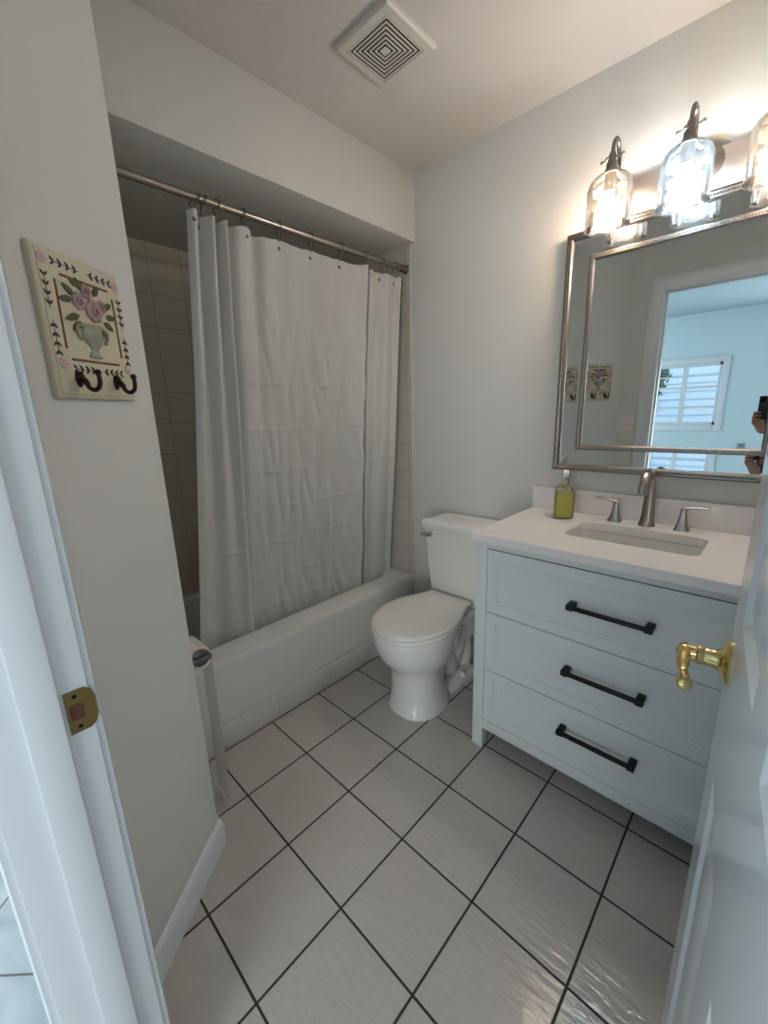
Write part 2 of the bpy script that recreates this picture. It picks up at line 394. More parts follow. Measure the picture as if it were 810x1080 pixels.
# windows
def double_window(name, x, y0, y1, z0, z1):
    w = struct(build(name, box(BM(), x-.02, x+.02, y0, y0+.035, z0, z1, .003), m_trim), 'white double casement window on the pale blue bedroom wall')
    bm = BM()
    for a in ((y1-.035, y1, z0, z1), (y0, y1, z0, z0+.04), (y0, y1, z1-.035, z1), ((y0+y1)/2-.028, (y0+y1)/2+.028, z0+.02, z1-.02)): box(bm, x-(.02 if a[3]-a[2] > .77 or a[1]-a[0] > .5 else .017), x+(.02 if a[3]-a[2] > .77 or a[1]-a[0] > .5 else .017), *a)
    build('window_frame', bm, m_trim, w)
    bm = BM()
    for f_, t_ in ((.30, .012), (.62, .016), (.80, .007)): zz = z0+(z1-z0)*f_; box(bm, x-.008, x+.008, y0+.03, y1-.03, zz-t_, zz+t_)
    build('muntin', bm, m_trim, w)
    build('window_pane', box(BM(), x-.0015, x+.0015, y0+.03, y1-.03, z0+.03, z1-.03), glassy('pane_glass', (.97, .99, 1), .97, .02), w)
    bm = BM()
    for a in ((y0-.07, y0, z0-.07, z1+.07), (y1, y1+.07, z0-.07, z1+.07), (y0, y1, z0-.07, z0), (y0, y1, z1, z1+.07)): box(bm, -5.1, -5.085, *a, bev=.003)
    build('window_casing', bm, m_trim, w)
    return w
double_window('window_1', -5.15, WY0, WY1, WZ0, WZ1)

# ------------------------------------------------------------------ outside the bedroom window
house = thing('neighbouring_house', 'white clapboard house seen through the bedroom window', 'house', (-9.5, 0, 0))
bm = BM()
for k in range(22):
    z = k*.16; loft(bm, [[(.5, y, z), (.53, y, z), (.505, y, z+.16), (.5, y, z+.16)] for y in (-4.5, 6)])
box(bm, -.3, .5, -4.5, 6, 0, 3.52)
build('siding', bm, mat('siding_paint', (225, 232, 238), .7), house)
bm = BM(); loft(bm, [[(.9, y, 3.3), (.9, y, 3.42), (-1.5, y, 4.6), (-1.5, y, 4.48)] for y in (-4.9, 6.4)])
build('roof', bm, mat('roof_shingle', (96, 98, 100), .9, var=.3, bscale=90), house)
wn = build('window', box(BM(), .5, .56, .6, 1.7, 1.2, 2.2, .01), m_trim, house); build('pane', box(BM(), .555, .565, .68, 1.62, 1.28, 2.12), mat('far_glass', (110, 130, 145), .1), wn)
slab('ground_outside', mat('lawn', (120, 128, 108), .95, var=.2, bscale=40), -14, -5.21, -7, 8, -.3, -.1)
random.seed(4)
shr = thing('shrub', 'dark green shrub outside the left pane of the bedroom window', 'shrub', (-7.6, .75, -.1))
bm = BM(); tube(bm, [(0, 0, 0), (.03, .02, .9), (0, .05, 1.7)], [.05, .04, .02], 8); build('trunk', bm, mat('bark', (90, 70, 54), .9), shr)
bm = BM()
for k in range(900):
    a, b, r = random.uniform(0, 2*pi), random.uniform(-1, 1), .55*random.random()**.4
    c = Vector((r*cos(a)*math.sqrt(1-b*b), r*sin(a)*math.sqrt(1-b*b), 1.95+r*b*1.1))
    n = Vector((random.gauss(0, 1), random.gauss(0, 1), random.gauss(0, 1))).normalized(); t = n.orthogonal().normalized()*.075; s = n.cross(t)*.45
    bm.faces.new([bm.verts.new(c+q) for q in (-t, s, t, -s)])
build('foliage', bm, mat('leaves', (58, 92, 58), .7), shr)

# ------------------------------------------------------------------ bathtub
tub = thing('bathtub', 'white built-in bathtub behind the shower curtain', 'bathtub', (-.705, .45, 0))
TX0, TX1, TY0, TY1, TZ = -.7025, .7045, -.405, .388, .385     # local extents
bm = BM()
def trr(hx0, hx1, y0, y1, r, z): return rrect((hx0+hx1)/2, (y0+y1)/2, (hx1-hx0)/2, (y1-y0)/2, r, z, 8)
loops = [trr(TX0, TX1, TY0, TY1, .003, .108), trr(TX0, TX1, TY0, TY1, .003, .116), trr(TX0, TX1, TY0-.004, TY1, .004, .124), trr(TX0, TX1, TY0-.006, TY1, .004, TZ-.03), trr(TX0, TX1, TY0-.006, TY1, .004, TZ-.010),
         trr(TX0, TX1, TY0-.003, TY1, .004, TZ-.003), trr(TX0+.001, TX1-.001, TY0+.004, TY1, .005, TZ)]
loops += [trr(TX0+.075, TX1-.055, TY0+.128, TY1-.05, .10, TZ-.001), trr(TX0+.085, TX1-.065, TY0+.138, TY1-.06, .10, TZ-.010),
          trr(TX0+.11, TX1-.10, TY0+.150, TY1-.075, .11, TZ-.12), trr(TX0+.16, TX1-.13, TY0+.165, TY1-.10, .12, .10), trr(TX0+.22, TX1-.18, TY0+.21, TY1-.15, .10, .075)]
loft(bm, loops, False, True)
build('tub_body', bm, m_tub, tub, sharp=24)
bm = BM(); lathe(bm, [(.03, .076), (.03, .079), (.012, .080)], (.5, 0, 0), 20); build('drain', bm, m_chrome, tub)
bm = BM()
bm.free()
for xa, xb in ((-.7025, -.560), (-.560, -.262), (-.262, .036), (.036, .334), (.334, .7045)):
    build('kick_tile', box(BM(), xa+.0006, xb-.0006, TY0-.010, TY0+.02, 0, .1075, .0012), m_kick, tub)

# ------------------------------------------------------------------ shower rod, rings, curtain
RZ, RY = 2.036, .056
rod = thing('shower_rod', 'brushed nickel shower curtain rod spanning the tub alcove', 'curtain rod', (-.705, RY, RZ))
build('rod', lathe(BM(), [(.0125, -.69), (.0125, .36), (.0105, .362), (.0105, .69)], n=20, axis='x'), m_nickel, rod)
for s in (-1, 1):
    build('end_flange', lathe(BM(), [(.021, s*.703), (.021, s*.692), (.0165, s*.685), (.0165, s*.66), (.0125, s*.655)], n=20, axis='x'), m_dnick, rod)
CT = 1.992
TOP = [(-1.100, -.008), (-1.078, -.030), (-1.050, .022), (-1.022, -.032), (-.994, .022), (-.974, -.028), (-.962, .024), (-.930, -.018), (-.880, -.010), (-.855, .024), (-.815, -.004),
       (-.750, .004), (-.690, -.004), (-.600, .006), (-.520, -.006), (-.442, .008), (-.355, -.016), (-.300, -.028), (-.290, .040), (-.272, .040), (-.262, -.006), (-.232, .002), (-.185, .016), (-.150, -.014), (-.105, -.002), (-.085, .010), (-.060, -.018)]
BOT = [(-1.205, .014), (-1.160, .022), (-1.115, .032), (-1.062, .010), (-1.015, -.020), (-.975, -.036), (-.958, .022), (-.925, .024), (-.880, .006), (-.850, -.002), (-.780, .006),
       (-.700, -.002), (-.620, .010), (-.560, -.010), (-.500, -.022), (-.470, .022), (-.400, .002), (-.283, -.030), (-.272, .045), (-.252, .045), (-.242, -.012), (-.222, .000), (-.190, .008), (-.150, -.010), (-.095, -.006), (-.055, .004), (-.028, -.012)]
def crv(K, s):
    n = len(K)-1; t = min(max(s*n, 0), n-1e-6); i = int(t); f = t-i
    g = lambda j: K[min(max(j, 0), n)]
    o = []
    for c in (0, 1):
        a, b, cc, d = g(i-1)[c], g(i)[c], g(i+1)[c], g(i+2)[c]
        v = .5*((2*b)+(cc-a)*f+(2*a-5*b+4*cc-d)*f*f+(3*b-a-3*cc+d)*f**3); o.append(v)
    return o
HOOK = [-1.086, -1.050, -.994, -.896, -.750, -.600, -.442, -.296, -.182, -.085]
bm = BM(); NS, NZ = 340, 400; rows = []
for j in range(NZ+1):
    v = j/NZ; row = []
    for i in range(NS+1):
        s = i/NS; a = crv(TOP, s); b = crv(BOT, s); w = v*.55+.45*v*v
        x = a[0]*(1-w)+b[0]*w; dy = a[1]*(1-w)+b[1]*w
        z = CT-(CT-.315)*v
        near = min(abs(x-h) for h in HOOK)
        if v < .06: z -= .010*min(1, near/.05)*(1-v/.06)
        y = .060+(.220-.060)*v+dy
        P = Vector((x*2.2, z*1.0, 3.1))
        y += .010*noise.noise(Vector((x*5, z*1.4, 7)))*min(1, v*5)
        # long wrinkles in the middle of the curtain, and the press creases across it
        if -.95 < x < -.15:
            m = min(1, (x+.95)/.15, (-.15-x)/.1)
            q = noise.noise(Vector((x*17+1.6*z, z*4.2, 2.2))); y += .0095*m*(1-abs(q)*2.4)*min(1, v*3)
        if v > .18:
            for c in (1.46, 1.275, 1.095, .93, .77, .60, .45):
                d = (z-c-.012*noise.noise(Vector((x*6, c*9, 0))))/.0055
                y -= .0050*math.exp(-d*d)*(.4+.6*abs(noise.noise(Vector((x*7, c*5, 3)))*2))
        row.append(bm.verts.new((x+.705, y, z)))
    rows.append(row)
for a, b in zip(rows, rows[1:]):
    for i in range(NS): bm.faces.new((a[i], a[i+1], b[i+1], b[i]))
cur = thing('shower_curtain', 'white fabric shower curtain with fold creases hanging inside the bathtub', 'shower curtain', (-.705, 0, 0))
co = build('curtain_cloth', bm, m_curt, cur, sharp=180)
sm = co.modifiers.new('thickness', 'SOLIDIFY'); sm.thickness = .0012
for h in HOOK:
    bm = BM(); s = min((k/400 for k in range(401)), key=lambda t: abs(crv(TOP, t)[0]-h)); dy = crv(TOP, s)[1]
    lathe(bm, [(.0065, -.0016), (.0065, .0016), (.003, .0018)], (h+.705, .062+dy, CT-.030), 12, 'y')
    build('grommet', bm, m_dnick, cur)
ringlab = {0: 'leftmost dark wire curtain ring on the rod, at the free edge of the curtain', 1: 'second dark wire curtain ring from the left, leaning towards the first', 2: 'third dark wire curtain ring from the left on the rod', 3: 'fourth dark wire curtain ring from the left on the rod',
           4: 'fifth dark wire curtain ring from the left on the rod', 5: 'sixth dark wire curtain ring from the left on the rod', 6: 'seventh dark wire curtain ring from the left, fourth from the right', 7: 'third dark wire curtain ring from the right on the rod',
           8: 'second dark wire curtain ring from the right on the rod', 9: 'rightmost dark wire curtain ring, nearest the vanity wall'}
ring0 = None
for k, h in enumerate(HOOK):
    if ring0 is None:
        pts = [(0, .016*sin(a)*1.0, .0155*cos(a)) for a in [R(200-i*15) for i in range(0, 23)]]
        pts = [(0, .012, -.052), (0, .004, -.047), (0, -.006, -.050), (0, -.010, -.040), (0, -.0125, -.024)] + [(0, .0165*cos(a), .0165*sin(a)) for a in [R(200-i*18) for i in range(0, 12)]] + [(0, .0155, -.018), (0, .013, -.030)]
        ring0 = build('curtain_ring', tube(BM(), smooth_path(pts, 3), .0018, 8), m_dnick); r_ = ring0
    else:
        r_ = ring0.copy(); COL.objects.link(r_)
    s = min((q/400 for q in range(401)), key=lambda t: abs(crv(TOP, t)[0]-h)); dy = crv(TOP, s)[1]
    tilt = {0: .55, 1: .35}.get(k, 0); r_.location = (h+(.024 if k == 0 else .014 if k == 1 else 0), RY, RZ); r_.rotation_euler = (-dy*8, tilt*1.0, (.35 if k in (0, 2) else 0))
    tag(r_, ringlab[k], 'curtain ring', 'curtain rings on the shower rod')

# ------------------------------------------------------------------ toilet
TC = -.365
toi = thing('toilet', 'white two-piece toilet between the bathtub and the vanity', 'toilet', (0, TC, 0))
def egg(xb, xf, hw, z, n=40, p=2.0, yc=0, back=.55):
    """egg outline, long axis x; xb back (towards the wall), xf front tip (more negative)"""
    L = xb-xf; cx = xb-L*back; out = []
    for i in range(n):
        a = 2*pi*i/n; c, s = cos(a), sin(a)
        e = 2/p
        X = cx+math.copysign(abs(c)**e, c)*(L*back if c > 0 else L*(1-back)); Y = yc+hw*math.copysign(abs(s)**e, s)
        out.append((X, Y, z))
    return out
bm = BM()
loft(bm, [egg(-.30, -.598, .130, .0, p=2.4), egg(-.30, -.598, .130, .012, p=2.4), egg(-.31, -.590, .122, .03, p=2.3), egg(-.33, -.585, .115, .10, p=2.2), egg(-.335, -.588, .115, .17, p=2.2),
          egg(-.32, -.600, .124, .215), egg(-.28, -.628, .146, .25), egg(-.25, -.655, .164, .285), egg(-.235, -.672, .174, .325), egg(-.23, -.681, .179, .365), egg(-.23, -.684, .181, .395), egg(-.23, -.682, .179, .407), egg(-.235, -.672, .170, .411)], True, True)
# foot and trapway behind the pedestal, deck under the tank
loft(bm, [rrect(-.22, 0, .14, .095, .05, 0), rrect(-.22, 0, .14, .095, .05, .018), rrect(-.22, 0, .135, .085, .05, .034), rrect(-.22, 0, .12, .055, .04, .05)])
tube(bm, smooth_path([(-.36, 0, .26), (-.30, 0, .15), (-.24, 0, .10), (-.19, 0, .16), (-.165, 0, .24), (-.12, 0, .22), (-.105, 0, .10), (-.11, 0, .02)], 5), [.075]*10+[.062]*16+[.055]*10, 16)
loft(bm, [rrect(-.16, 0, .10, .075, .04, .22), rrect(-.16, 0, .125, .10, .04, .30), rrect(-.155, 0, .135, .125, .04, .35), rrect(-.155, 0, .137, .128, .03, .382), rrect(-.155, 0, .134, .125, .03, .388)])
build('bowl', bm, m_porc, toi, sharp=60)
for s in (-1, 1): build('bolt_cap', lathe(BM(), [(.016, .030), (.015, .045), (.008, .052)], (-.20, s*.078, 0), 16), m_porc, toi)
bm = BM(); loft(bm, [egg(-.215, -.688, .183, .412, p=2.05), egg(-.213, -.690, .185, .416, p=2.05), egg(-.213, -.690, .185, .424, p=2.05), egg(-.217, -.686, .182, .428, p=2.05)])
build('seat', bm, m_seat, toi, sharp=60)
bm = BM()
def lidloop(d, z):
    xs = [-.690+d+(.496-2*d)*(.5-.5*cos(pi*k/36)) for k in range(37)]; half = []
    for x in xs:
        e = .185*math.sqrt(max(0, 1-((x+.455)/.236)**2)) if abs(x+.455) < .236 else 0
        b = .122*min(1, max(0, (x+.40)/.12)); b = b*(1-max(0, (x+.20)/.006)*.25) if x > -.20 else b
        half.append(max(.0005, (e**5+b**5)**.2-d if x > xs[0]+.0001 else 0))
    dome = lambda x: z+(.003*(1-((x+.45)/.24)**2) if d > .02 else 0)
    return [(x, h, dome(x)) for x, h in zip(xs, half)]+[(x, -h, dome(x)) for x, h in zip(xs[::-1], half[::-1])]
loft(bm, [lidloop(.004, .4295), lidloop(0, .433), lidloop(0, .441), lidloop(.004, .446), lidloop(.014, .4485), lidloop(.04, .450), lidloop(.09, .452)])
build('seat_lid', bm, m_seat, toi, sharp=60)
for s in (-1, 1): build('hinge', box(BM(), -.205, -.180, s*.075-.02, s*.075+.02, .388, .4285, .005, 3), m_seat, toi)
bm = BM()
def trl(d, w, z, r=.03): return rrect(-(.022+d/2), -.017, d/2, w/2, r, z, 8)
loft(bm, [trl(.135, .28, .392, .02), trl(.150, .305, .400, .02), trl(.160, .320, .44, .02), trl(.172, .348, .58, .02), trl(.180, .366, .72, .02), trl(.183, .372, .772, .02)])
build('tank', bm, m_porc, toi, sharp=60)
bm = BM()
loft(bm, [trl(.183, .374, .773, .02), trl(.196, .388, .775, .02), trl(.198, .392, .780, .02), trl(.198, .392, .800, .02), trl(.196, .388, .808, .02), trl(.188, .378, .812, .02), trl(.12, .29, .814, .02)])
build('tank_lid', bm, m_porc, toi, sharp=50)
fl = build('flush_lever', lathe(BM(), [(.011, -.200), (.012, -.206), (.009, -.212), (.006, -.218)], (0, .120, .742), 16, 'x'), m_chrome, toi)
bm = BM(); tube(bm, smooth_path([(-.214, .108, .742), (-.218, .120, .742), (-.221, .140, .741), (-.222, .158, .740), (-.222, .172, .740)], 4), [.012]*6+[.0115]*4+[.010]*3+[.007]*2+[.005, .003], 12, (.9, .9))
build('lever_arm', bm, m_chrome, fl)

# ------------------------------------------------------------------ vanity
VX, VY0, VY1, VZ = -.512, -1.595, -.690, .872
VC = (VY0+VY1)/2
van = thing('vanity_cabinet', 'white three-drawer bathroom vanity with black bar handles', 'vanity cabinet', (0, VC, 0))
hw = (VY1-VY0)/2
bm = BM()
box(bm, VX+.03, -.005, -hw+.02, hw-.02, .095, .110, .001)                      # bottom
for s in (-1, 1): box(bm, VX+.03, -.005, min(s*hw*.985, s*(hw-.02)), max(s*hw*.985, s*(hw-.02)), .095, VZ, .001)
box(bm, -.02, -.005, -hw+.02, hw-.02, .11, VZ, .001)
build('body', bm, m_cab, van)
build('drawer_gap_backing', box(BM(), VX+.0225, VX+.03, -hw+.046, hw-.046, .137, .849), m_cabin, van)  # dark sheet behind the drawers, paints shade into the gap lines
for za, zb in ((.850, VZ), (.093, .136)):
    build('face_rail', box(BM(), VX, VX+.022, -hw+.045, hw-.045, za, zb, .0015), m_cab, van)
for s in (-1, 1):
    for x0, x1 in ((VX, VX+.045), (-.050, -.005)):
        build('leg', box(BM(), x0, x1, min(s*hw, s*(hw-.045)), max(s*hw, s*(hw-.045)), 0, VZ, .002), m_cab, van)
zd = [(.139, .356), (.360, .597), (.601, .847)]
zd = [(.139, .3615), (.3645, .6015), (.6045, .8465)]
HZ = [.270, .497, .727]
for k, ((za, zb), hz) in enumerate(zip(zd, HZ)):
    y0, y1 = -hw+.048, hw-.048
    bm = BM(); pr = [(0, -.018), (0, 0), (.038, 0), (.041, -.004), (.048, -.004), (.051, -.007), (.060, -.007), (.062, -.0085)]
    stepped(bm, (VX, 0, 0), (0, 1, 0), (0, 0, 1), (-1, 0, 0), (y0, y1, za, zb), [(i, d) for i, d in pr])
    dr = build('drawer', bm, m_cab, van, sharp=20)
    bm = BM(); yc = -1.146-VC; hl = .114
    box(bm, VX-.034, VX-.022, yc-hl, yc+hl, hz-.006, hz+.006, .0012)
    for s in (-1, 1): box(bm, VX-.036, VX+.0085, yc+s*(hl-.008)-.0105, yc+s*(hl-.008)+.0105, hz-.009, hz+.009, .002)
    build('handle', bm, m_black, dr)['label'] = 'matte black bar handle'

# countertop with the sink cut out
CX0, CY0, CY1, CZ0, CZ1 = -.534, -1.612, -.680, .874, .905
top = thing('countertop', 'white quartz countertop with low backsplash on the vanity', 'countertop', (0, VC, CZ0))
SX, SY, SHX, SHY = -.252, -1.130, .112, .190
def outer_for(inner, x0, x1, y0, y1, z):
    """points on the rectangle, one per inner loop point (rays from the hole's centre)"""
    out = []
    for x, y, _ in inner:
        dx, dy = x-SX, y-SY; t = min(((x1-SX)/dx if dx > 0 else (x0-SX)/dx) if abs(dx) > 1e-9 else 1e9, ((y1-SY)/dy if dy > 0 else (y0-SY)/dy) if abs(dy) > 1e-9 else 1e9)
        out.append([SX+dx*t, SY+dy*t, z])
    for cxy in ((x0, y0), (x0, y1), (x1, y0), (x1, y1)):
        k = min(range(len(out)), key=lambda i: (out[i][0]-cxy[0])**2+(out[i][1]-cxy[1])**2); out[k][0], out[k][1] = cxy
    return out
inn = rrect(SX, SY, SHX, SHY, .035, 0, 10)
dens = []
for a, b in zip(inn, inn[1:]+inn[:1]):
    L = math.hypot(a[0]-b[0], a[1]-b[1]); k = max(1, int(L/.01))
    for q in range(k): dens.append((a[0]+(b[0]-a[0])*q/k, a[1]+(b[1]-a[1])*q/k, 0))
inn = dens
oz = lambda L, z, d=0: [(x, y-VC, z-CZ0) for x, y, _ in L]
O_ = outer_for(inn, CX0, -.0005, CY0, CY1, 0); O2 = outer_for(inn, CX0+.002, -.0005, CY0+.002, CY1-.002, 0)
bm = BM()
rows = [oz(O2, CZ1), oz(O_, CZ1-.002), oz(O_, CZ0+.001), oz(O2, CZ0), oz(inn, CZ0), oz(inn, CZ1-.001)]
i2 = [(SX+(x-SX)*1.008, SY+(y-SY)*1.005, 0) for x, y, _ in inn]; rows.append(oz(i2, CZ1)); rows.append(oz(O2, CZ1))
loft(bm, rows, False, False); bmesh.ops.remove_doubles(bm, verts=bm.verts, dist=1e-6)
build('slab', bm, m_quartz, top, sharp=30)
build('backsplash', box(BM(), -.021, -.0005, CY0-VC, CY1+.006-VC, .0315, .125, .0015), m_quartz, top)
snk = thing('sink', 'rectangular white undermount sink set in the countertop', 'sink', (SX, SY, .77))
bm = BM()
def sr(d, z): return rrect(0, 0, SHX-d, SHY-d, max(.035-d*.2, .01), z, 10)
loft(bm, [sr(-.02, .1025), sr(.0005, .1025), sr(.002, .095), sr(.006, .06), sr(.012, .02), sr(.03, .006), sr(.07, .001), sr(.095, 0)], False, True)
build('basin', bm, m_sink, snk, sharp=60)
build('drain', lathe(BM(), [(.022, .0005), (.022, .003), (.015, .004), (.012, .002)], (0, 0, 0), 24), m_nickel, snk)

# faucet: spout and two levers
fau = thing('faucet', 'brushed nickel widespread faucet with two lever handles behind the sink', 'faucet', (-.075, -1.130, CZ1))
bm = BM(); lathe(bm, [(.027, 0), (.027, .004), (.024, .010), (.021, .03)], n=28)
pth = smooth_path([(0, 0, .012), (.001, 0, .05), (.001, 0, .10), (-.002, 0, .145), (-.016, 0, .180), (-.046, 0, .196), (-.080, 0, .189), (-.104, 0, .164), (-.114, 0, .132)], 6)
n = len(pth); tube(bm, pth, [.0235-.0085*min(1, i/(n*.45))+.001*max(0, (i-n*.6)/(n*.4)) for i in range(n)], 20, (1.12, .88))
build('spout', bm, m_nickel, fau, sharp=50)
for s in (1, -1):
    yy = s*.105; bm = BM()
    loft(bm, [rrect(0, yy, h, h, h*.45, z, 4) for h, z in ((.0225, 0), (.0225, .004), (.019, .010), (.014, .028), (.0105, .050), (.009, .066), (.009, .078))])
    tube(bm, smooth_path([(0, yy-s*.006, .072), (0, yy+s*.006, .078), (0, yy+s*.030, .082), (0, yy+s*.055, .084), (0, yy+s*.073, .084)], 4), [.0095]*4+[.0085]*4+[.0075]*8+[.007], 12, (1.15, .55))
    build('handle', bm, m_nickel, fau, sharp=50)

# soap bottle
bot = thing('soap_bottle', 'clear glass soap bottle of yellow-green liquid by the backsplash', 'bottle', (-.125, -.850, CZ1+.0005), R(25)); bot.scale = (1.28, 1.28, 1.08)
m_gl = glassy('clear_glass', (.96, .97, .93), .86, .03)
bm = BM(); loft(bm, [rrect(0, 0, h, h*.8, h*.35, z, 5) for h, z in ((.030, 0), (.034, .003), (.0345, .010), (.0345, .085), (.033, .097), (.026, .110), (.015, .119), (.0125, .126), (.0125, .150), (.0145, .152), (.0145, .158), (.0125, .160))], True, False)
build('glass', bm, m_gl, bot, sharp=60)
ml = mat('liquid_soap', (226, 212, 70), .2); ml.node_tree.nodes['Principled BSDF'].inputs['Transmission Weight'].default_value = .15; ml.node_tree.nodes['Principled BSDF'].inputs['IOR'].default_value = 1.2
bm = BM(); loft(bm, [rrect(0, 0, h, h*.8, h*.33, z, 5) for h, z in ((.027, .0035), (.0320, .008), (.0325, .083), (.0305, .092))])
build('liquid', bm, ml, bot, sharp=60)
build('stopper', lathe(BM(), [(.0085, .148), (.0095, .160), (.0095, .166), (.007, .172), (.003, .175)], n=20), mat('white_ceramic', (235, 232, 225), .25), bot)
build('loop', tube(BM(), smooth_path([(.012, -.004, .140), (.026, -.008, .143), (.034, -.012, .130), (.033, -.012, .112), (.026, -.008, .104)], 5), .0035, 10), m_gl, bot)

# ------------------------------------------------------------------ mirror
MY0, MY1, MZ0, MZ1 = -1.505, -.758, 1.080, 1.955
mir = thing('mirror', 'wide rectangular wall mirror in a mirrored border with beaded metal edging', 'mirror', (0, (MY0+MY1)/2, MZ0))
my, mh = (MY1-MY0)/2, MZ1-MZ0
def rect_frame(bm, i0, i1, x0, x1, xm=None):
    """rectangular moulding between inset i0 (outer) and i1 (inner), standing from wall x=0 to -x"""
    prof = [(i0, 0), (i0, -x0), (i0+(i1-i0)*.2, -x1), (i0+(i1-i0)*.8, -x1), (i1, -x0*1.0), (i1, -.004)]
    loops = []
    for i, x in prof: loops.append([(x, -my+i, i), (x, my-i, i), (x, my-i, mh-i), (x, -my+i, mh-i)])
    loft(bm, loops, False, False)
def beads(bm, ins, x, r, step):
    a0, a1, b0, b1 = -my+ins, my-ins, ins, mh-ins
    def run(p, q):
        L = (Vector(q)-Vector(p)).length; k = int(L/step)
        for t in range(k+1):
            c = Vector(p).lerp(Vector(q), t/k); vs = [bm.verts.new(c+Vector(d)*r) for d in ((-1, 0, 0), (0, 1, 0), (0, 0, 1), (0, -1, 0), (0, 0, -1))]
            for u in range(4): bm.faces.new((vs[0], vs[1+u], vs[1+(u+1) % 4]))
    run((x, a0, b0), (x, a1, b0)); run((x, a0, b1), (x, a1, b1)); run((x, a0, b0), (x, a0, b1)); run((x, a1, b0), (x, a1, b1))
bm = BM(); rect_frame(bm, 0, .026, .030, .037); beads(bm, .013, -.0375, .0042, .0082)
build('outer_frame', bm, m_frame, mir, sharp=30)
bm = BM(); rect_frame(bm, .084, .104, .023, .029); beads(bm, .094, -.0285, .0036, .0074)
build('inner_frame', bm, m_frame, mir, sharp=30)
bm = BM()
for a, b in (((-1, -1), (1, -1)), ((1, -1), (1, 1)), ((1, 1), (-1, 1)), ((-1, 1), (-1, -1))):
    def pt(s, i, x): return (x, s[0]*(my-i), mh/2+s[1]*(mh/2-i))
    q = [pt(a, .0255, -.024), pt(b, .0255, -.024), pt(b, .0845, -.020), pt(a, .0845, -.020)]
    w = [(-.002, y, z) for _, y, z in q]; loft(bm, [q, w])
build('border_mirror', bm, m_mirror, mir, sharp=5)
build('mirror_glass', box(BM(), -.018, -.002, -my+.1035, my-.1035, .1035, mh-.1035), m_mirror, mir)

# ------------------------------------------------------------------ vanity light
LY, LZ = -1.130, 1.97
vl = thing('vanity_light', 'three-light nickel vanity fixture with seeded glass bell shades above the mirror', 'light fixture', (0, LY, LZ))
build('back_plate', box(BM(), -.030, -.004, -.235, .235, -.012, .100, .003), m_plate, vl)
build('canopy', lathe(BM(), [(.072, -.0005), (.072, -.010), (.066, -.022), (.05, -.031), (.02, -.036), (.003, -.037)], (0, -.025, .065), 36, 'x'), m_nickel, vl)
m_shade = glassy('seeded_glass', (.94, .94, .95), .95, .08, ribs=45)
BC = [((1.0, .74, .50), 1.0), ((.66, .86, 1.0), 1.25), ((1.0, .74, .50), 1.0)]
for k, dy in enumerate((.205, 0, -.205)):
    X = -.13
    bm = BM(); pth = smooth_path([(-.028, dy-.0, .070), (-.046, dy, .085), (-.056, dy, .125), (-.062, dy, .165), (-.082, dy, .196), (-.105, dy, .198), (-.124, dy, .178), (-.130, dy, .150), (-.130, dy, .125)], 5)
    tube(bm, pth, .0062, 12); lathe(bm, [(.018, -.029), (.018, -.034), (.008, -.040)], (0, dy, .070), 20, 'x')
    arm = build('arm', bm, m_dnick, vl, sharp=50)
    bm = BM()
    lathe(bm, [(.009, .150), (.012, .140), (.012, .128), (.0165, .120), (.0165, .108), (.021, .100), (.021, .092), (.0185, .090), (.0185, .045), (.016, .040)], (X, dy, 0), 24)
    build('socket_cap', bm, m_dnick, arm, sharp=40)
    bm = BM()
    for ang, zz in ((R(80), .134), (R(-10), .122)):
        d = Vector((cos(ang), sin(ang), 0))*.033; c = Vector((X, dy, zz)); tube(bm, [c-d, c+d], .0028, 8); ball(bm, c-d, .0055, n=10); ball(bm, c+d, .0055, n=10)
    build('cross_pin', bm, m_dnick, arm)
    bm = BM()
    prof = [(.022, .104), (.022, .096), (.030, .090), (.048, .082), (.060, .070), (.066, .054), (.0665, .050), (.0680, .047), (.0665, .044), (.067, .0), (.067, -.050), (.0675, -.061), (.069, -.064), (.0665, -.0645)]
    lathe(bm, prof, (X, dy, 0), 48, cap0=False, cap1=False)
    build('glass_shade', bm, m_shade, vl, sharp=60)
    bm = BM(); lathe(bm, [(.013, .040), (.014, .028), (.020, .014), (.029, -.004), (.031, -.020), (.027, -.036), (.016, -.048), (.003, -.052)], (X, dy, 0), 24)
    c, s = BC[k]; b = build('bulb', bm, emis('bulb_glow_%s' % ('cool' if k == 1 else 'warm'), c, LAMP_POWER*s), vl, sharp=180)
    b['label'] = 'cool white glowing bulb' if k == 1 else 'warm white glowing bulb'

# ------------------------------------------------------------------ exhaust vent
VXc, VYc, VS = -.607, -.385, .114
ven = thing('exhaust_vent', 'square white ceiling exhaust fan grille of nested square louvers', 'exhaust fan', (VXc, VYc, H))
def sqring(bm, a, b, za, zb, t):
    loft(bm, [[(s*h, q*h, z) for s, q in ((-1, -1), (1, -1), (1, 1), (-1, 1))] for h, z in ((a, za), (b, zb), (b-.0002, zb+t), (a-.0002, za+t), (a, za))], False, False)
bm = BM(); loft(bm, [[(s*h, q*h, z) for s, q in ((-1, -1), (1, -1), (1, 1), (-1, 1))] for h, z in ((VS, -.0005), (VS, -.010), (VS-.006, -.0155), (.086, -.0175), (.0855, -.004))], False, False)
build('cover_frame', bm, m_vent, ven, sharp=25)
build('louver_gap_shade', box(BM(), -.0855, .0855, -.0855, .0855, -.0148, -.0008), m_dark, ven)  # dark block close behind the louvers, gap shade put into its colour
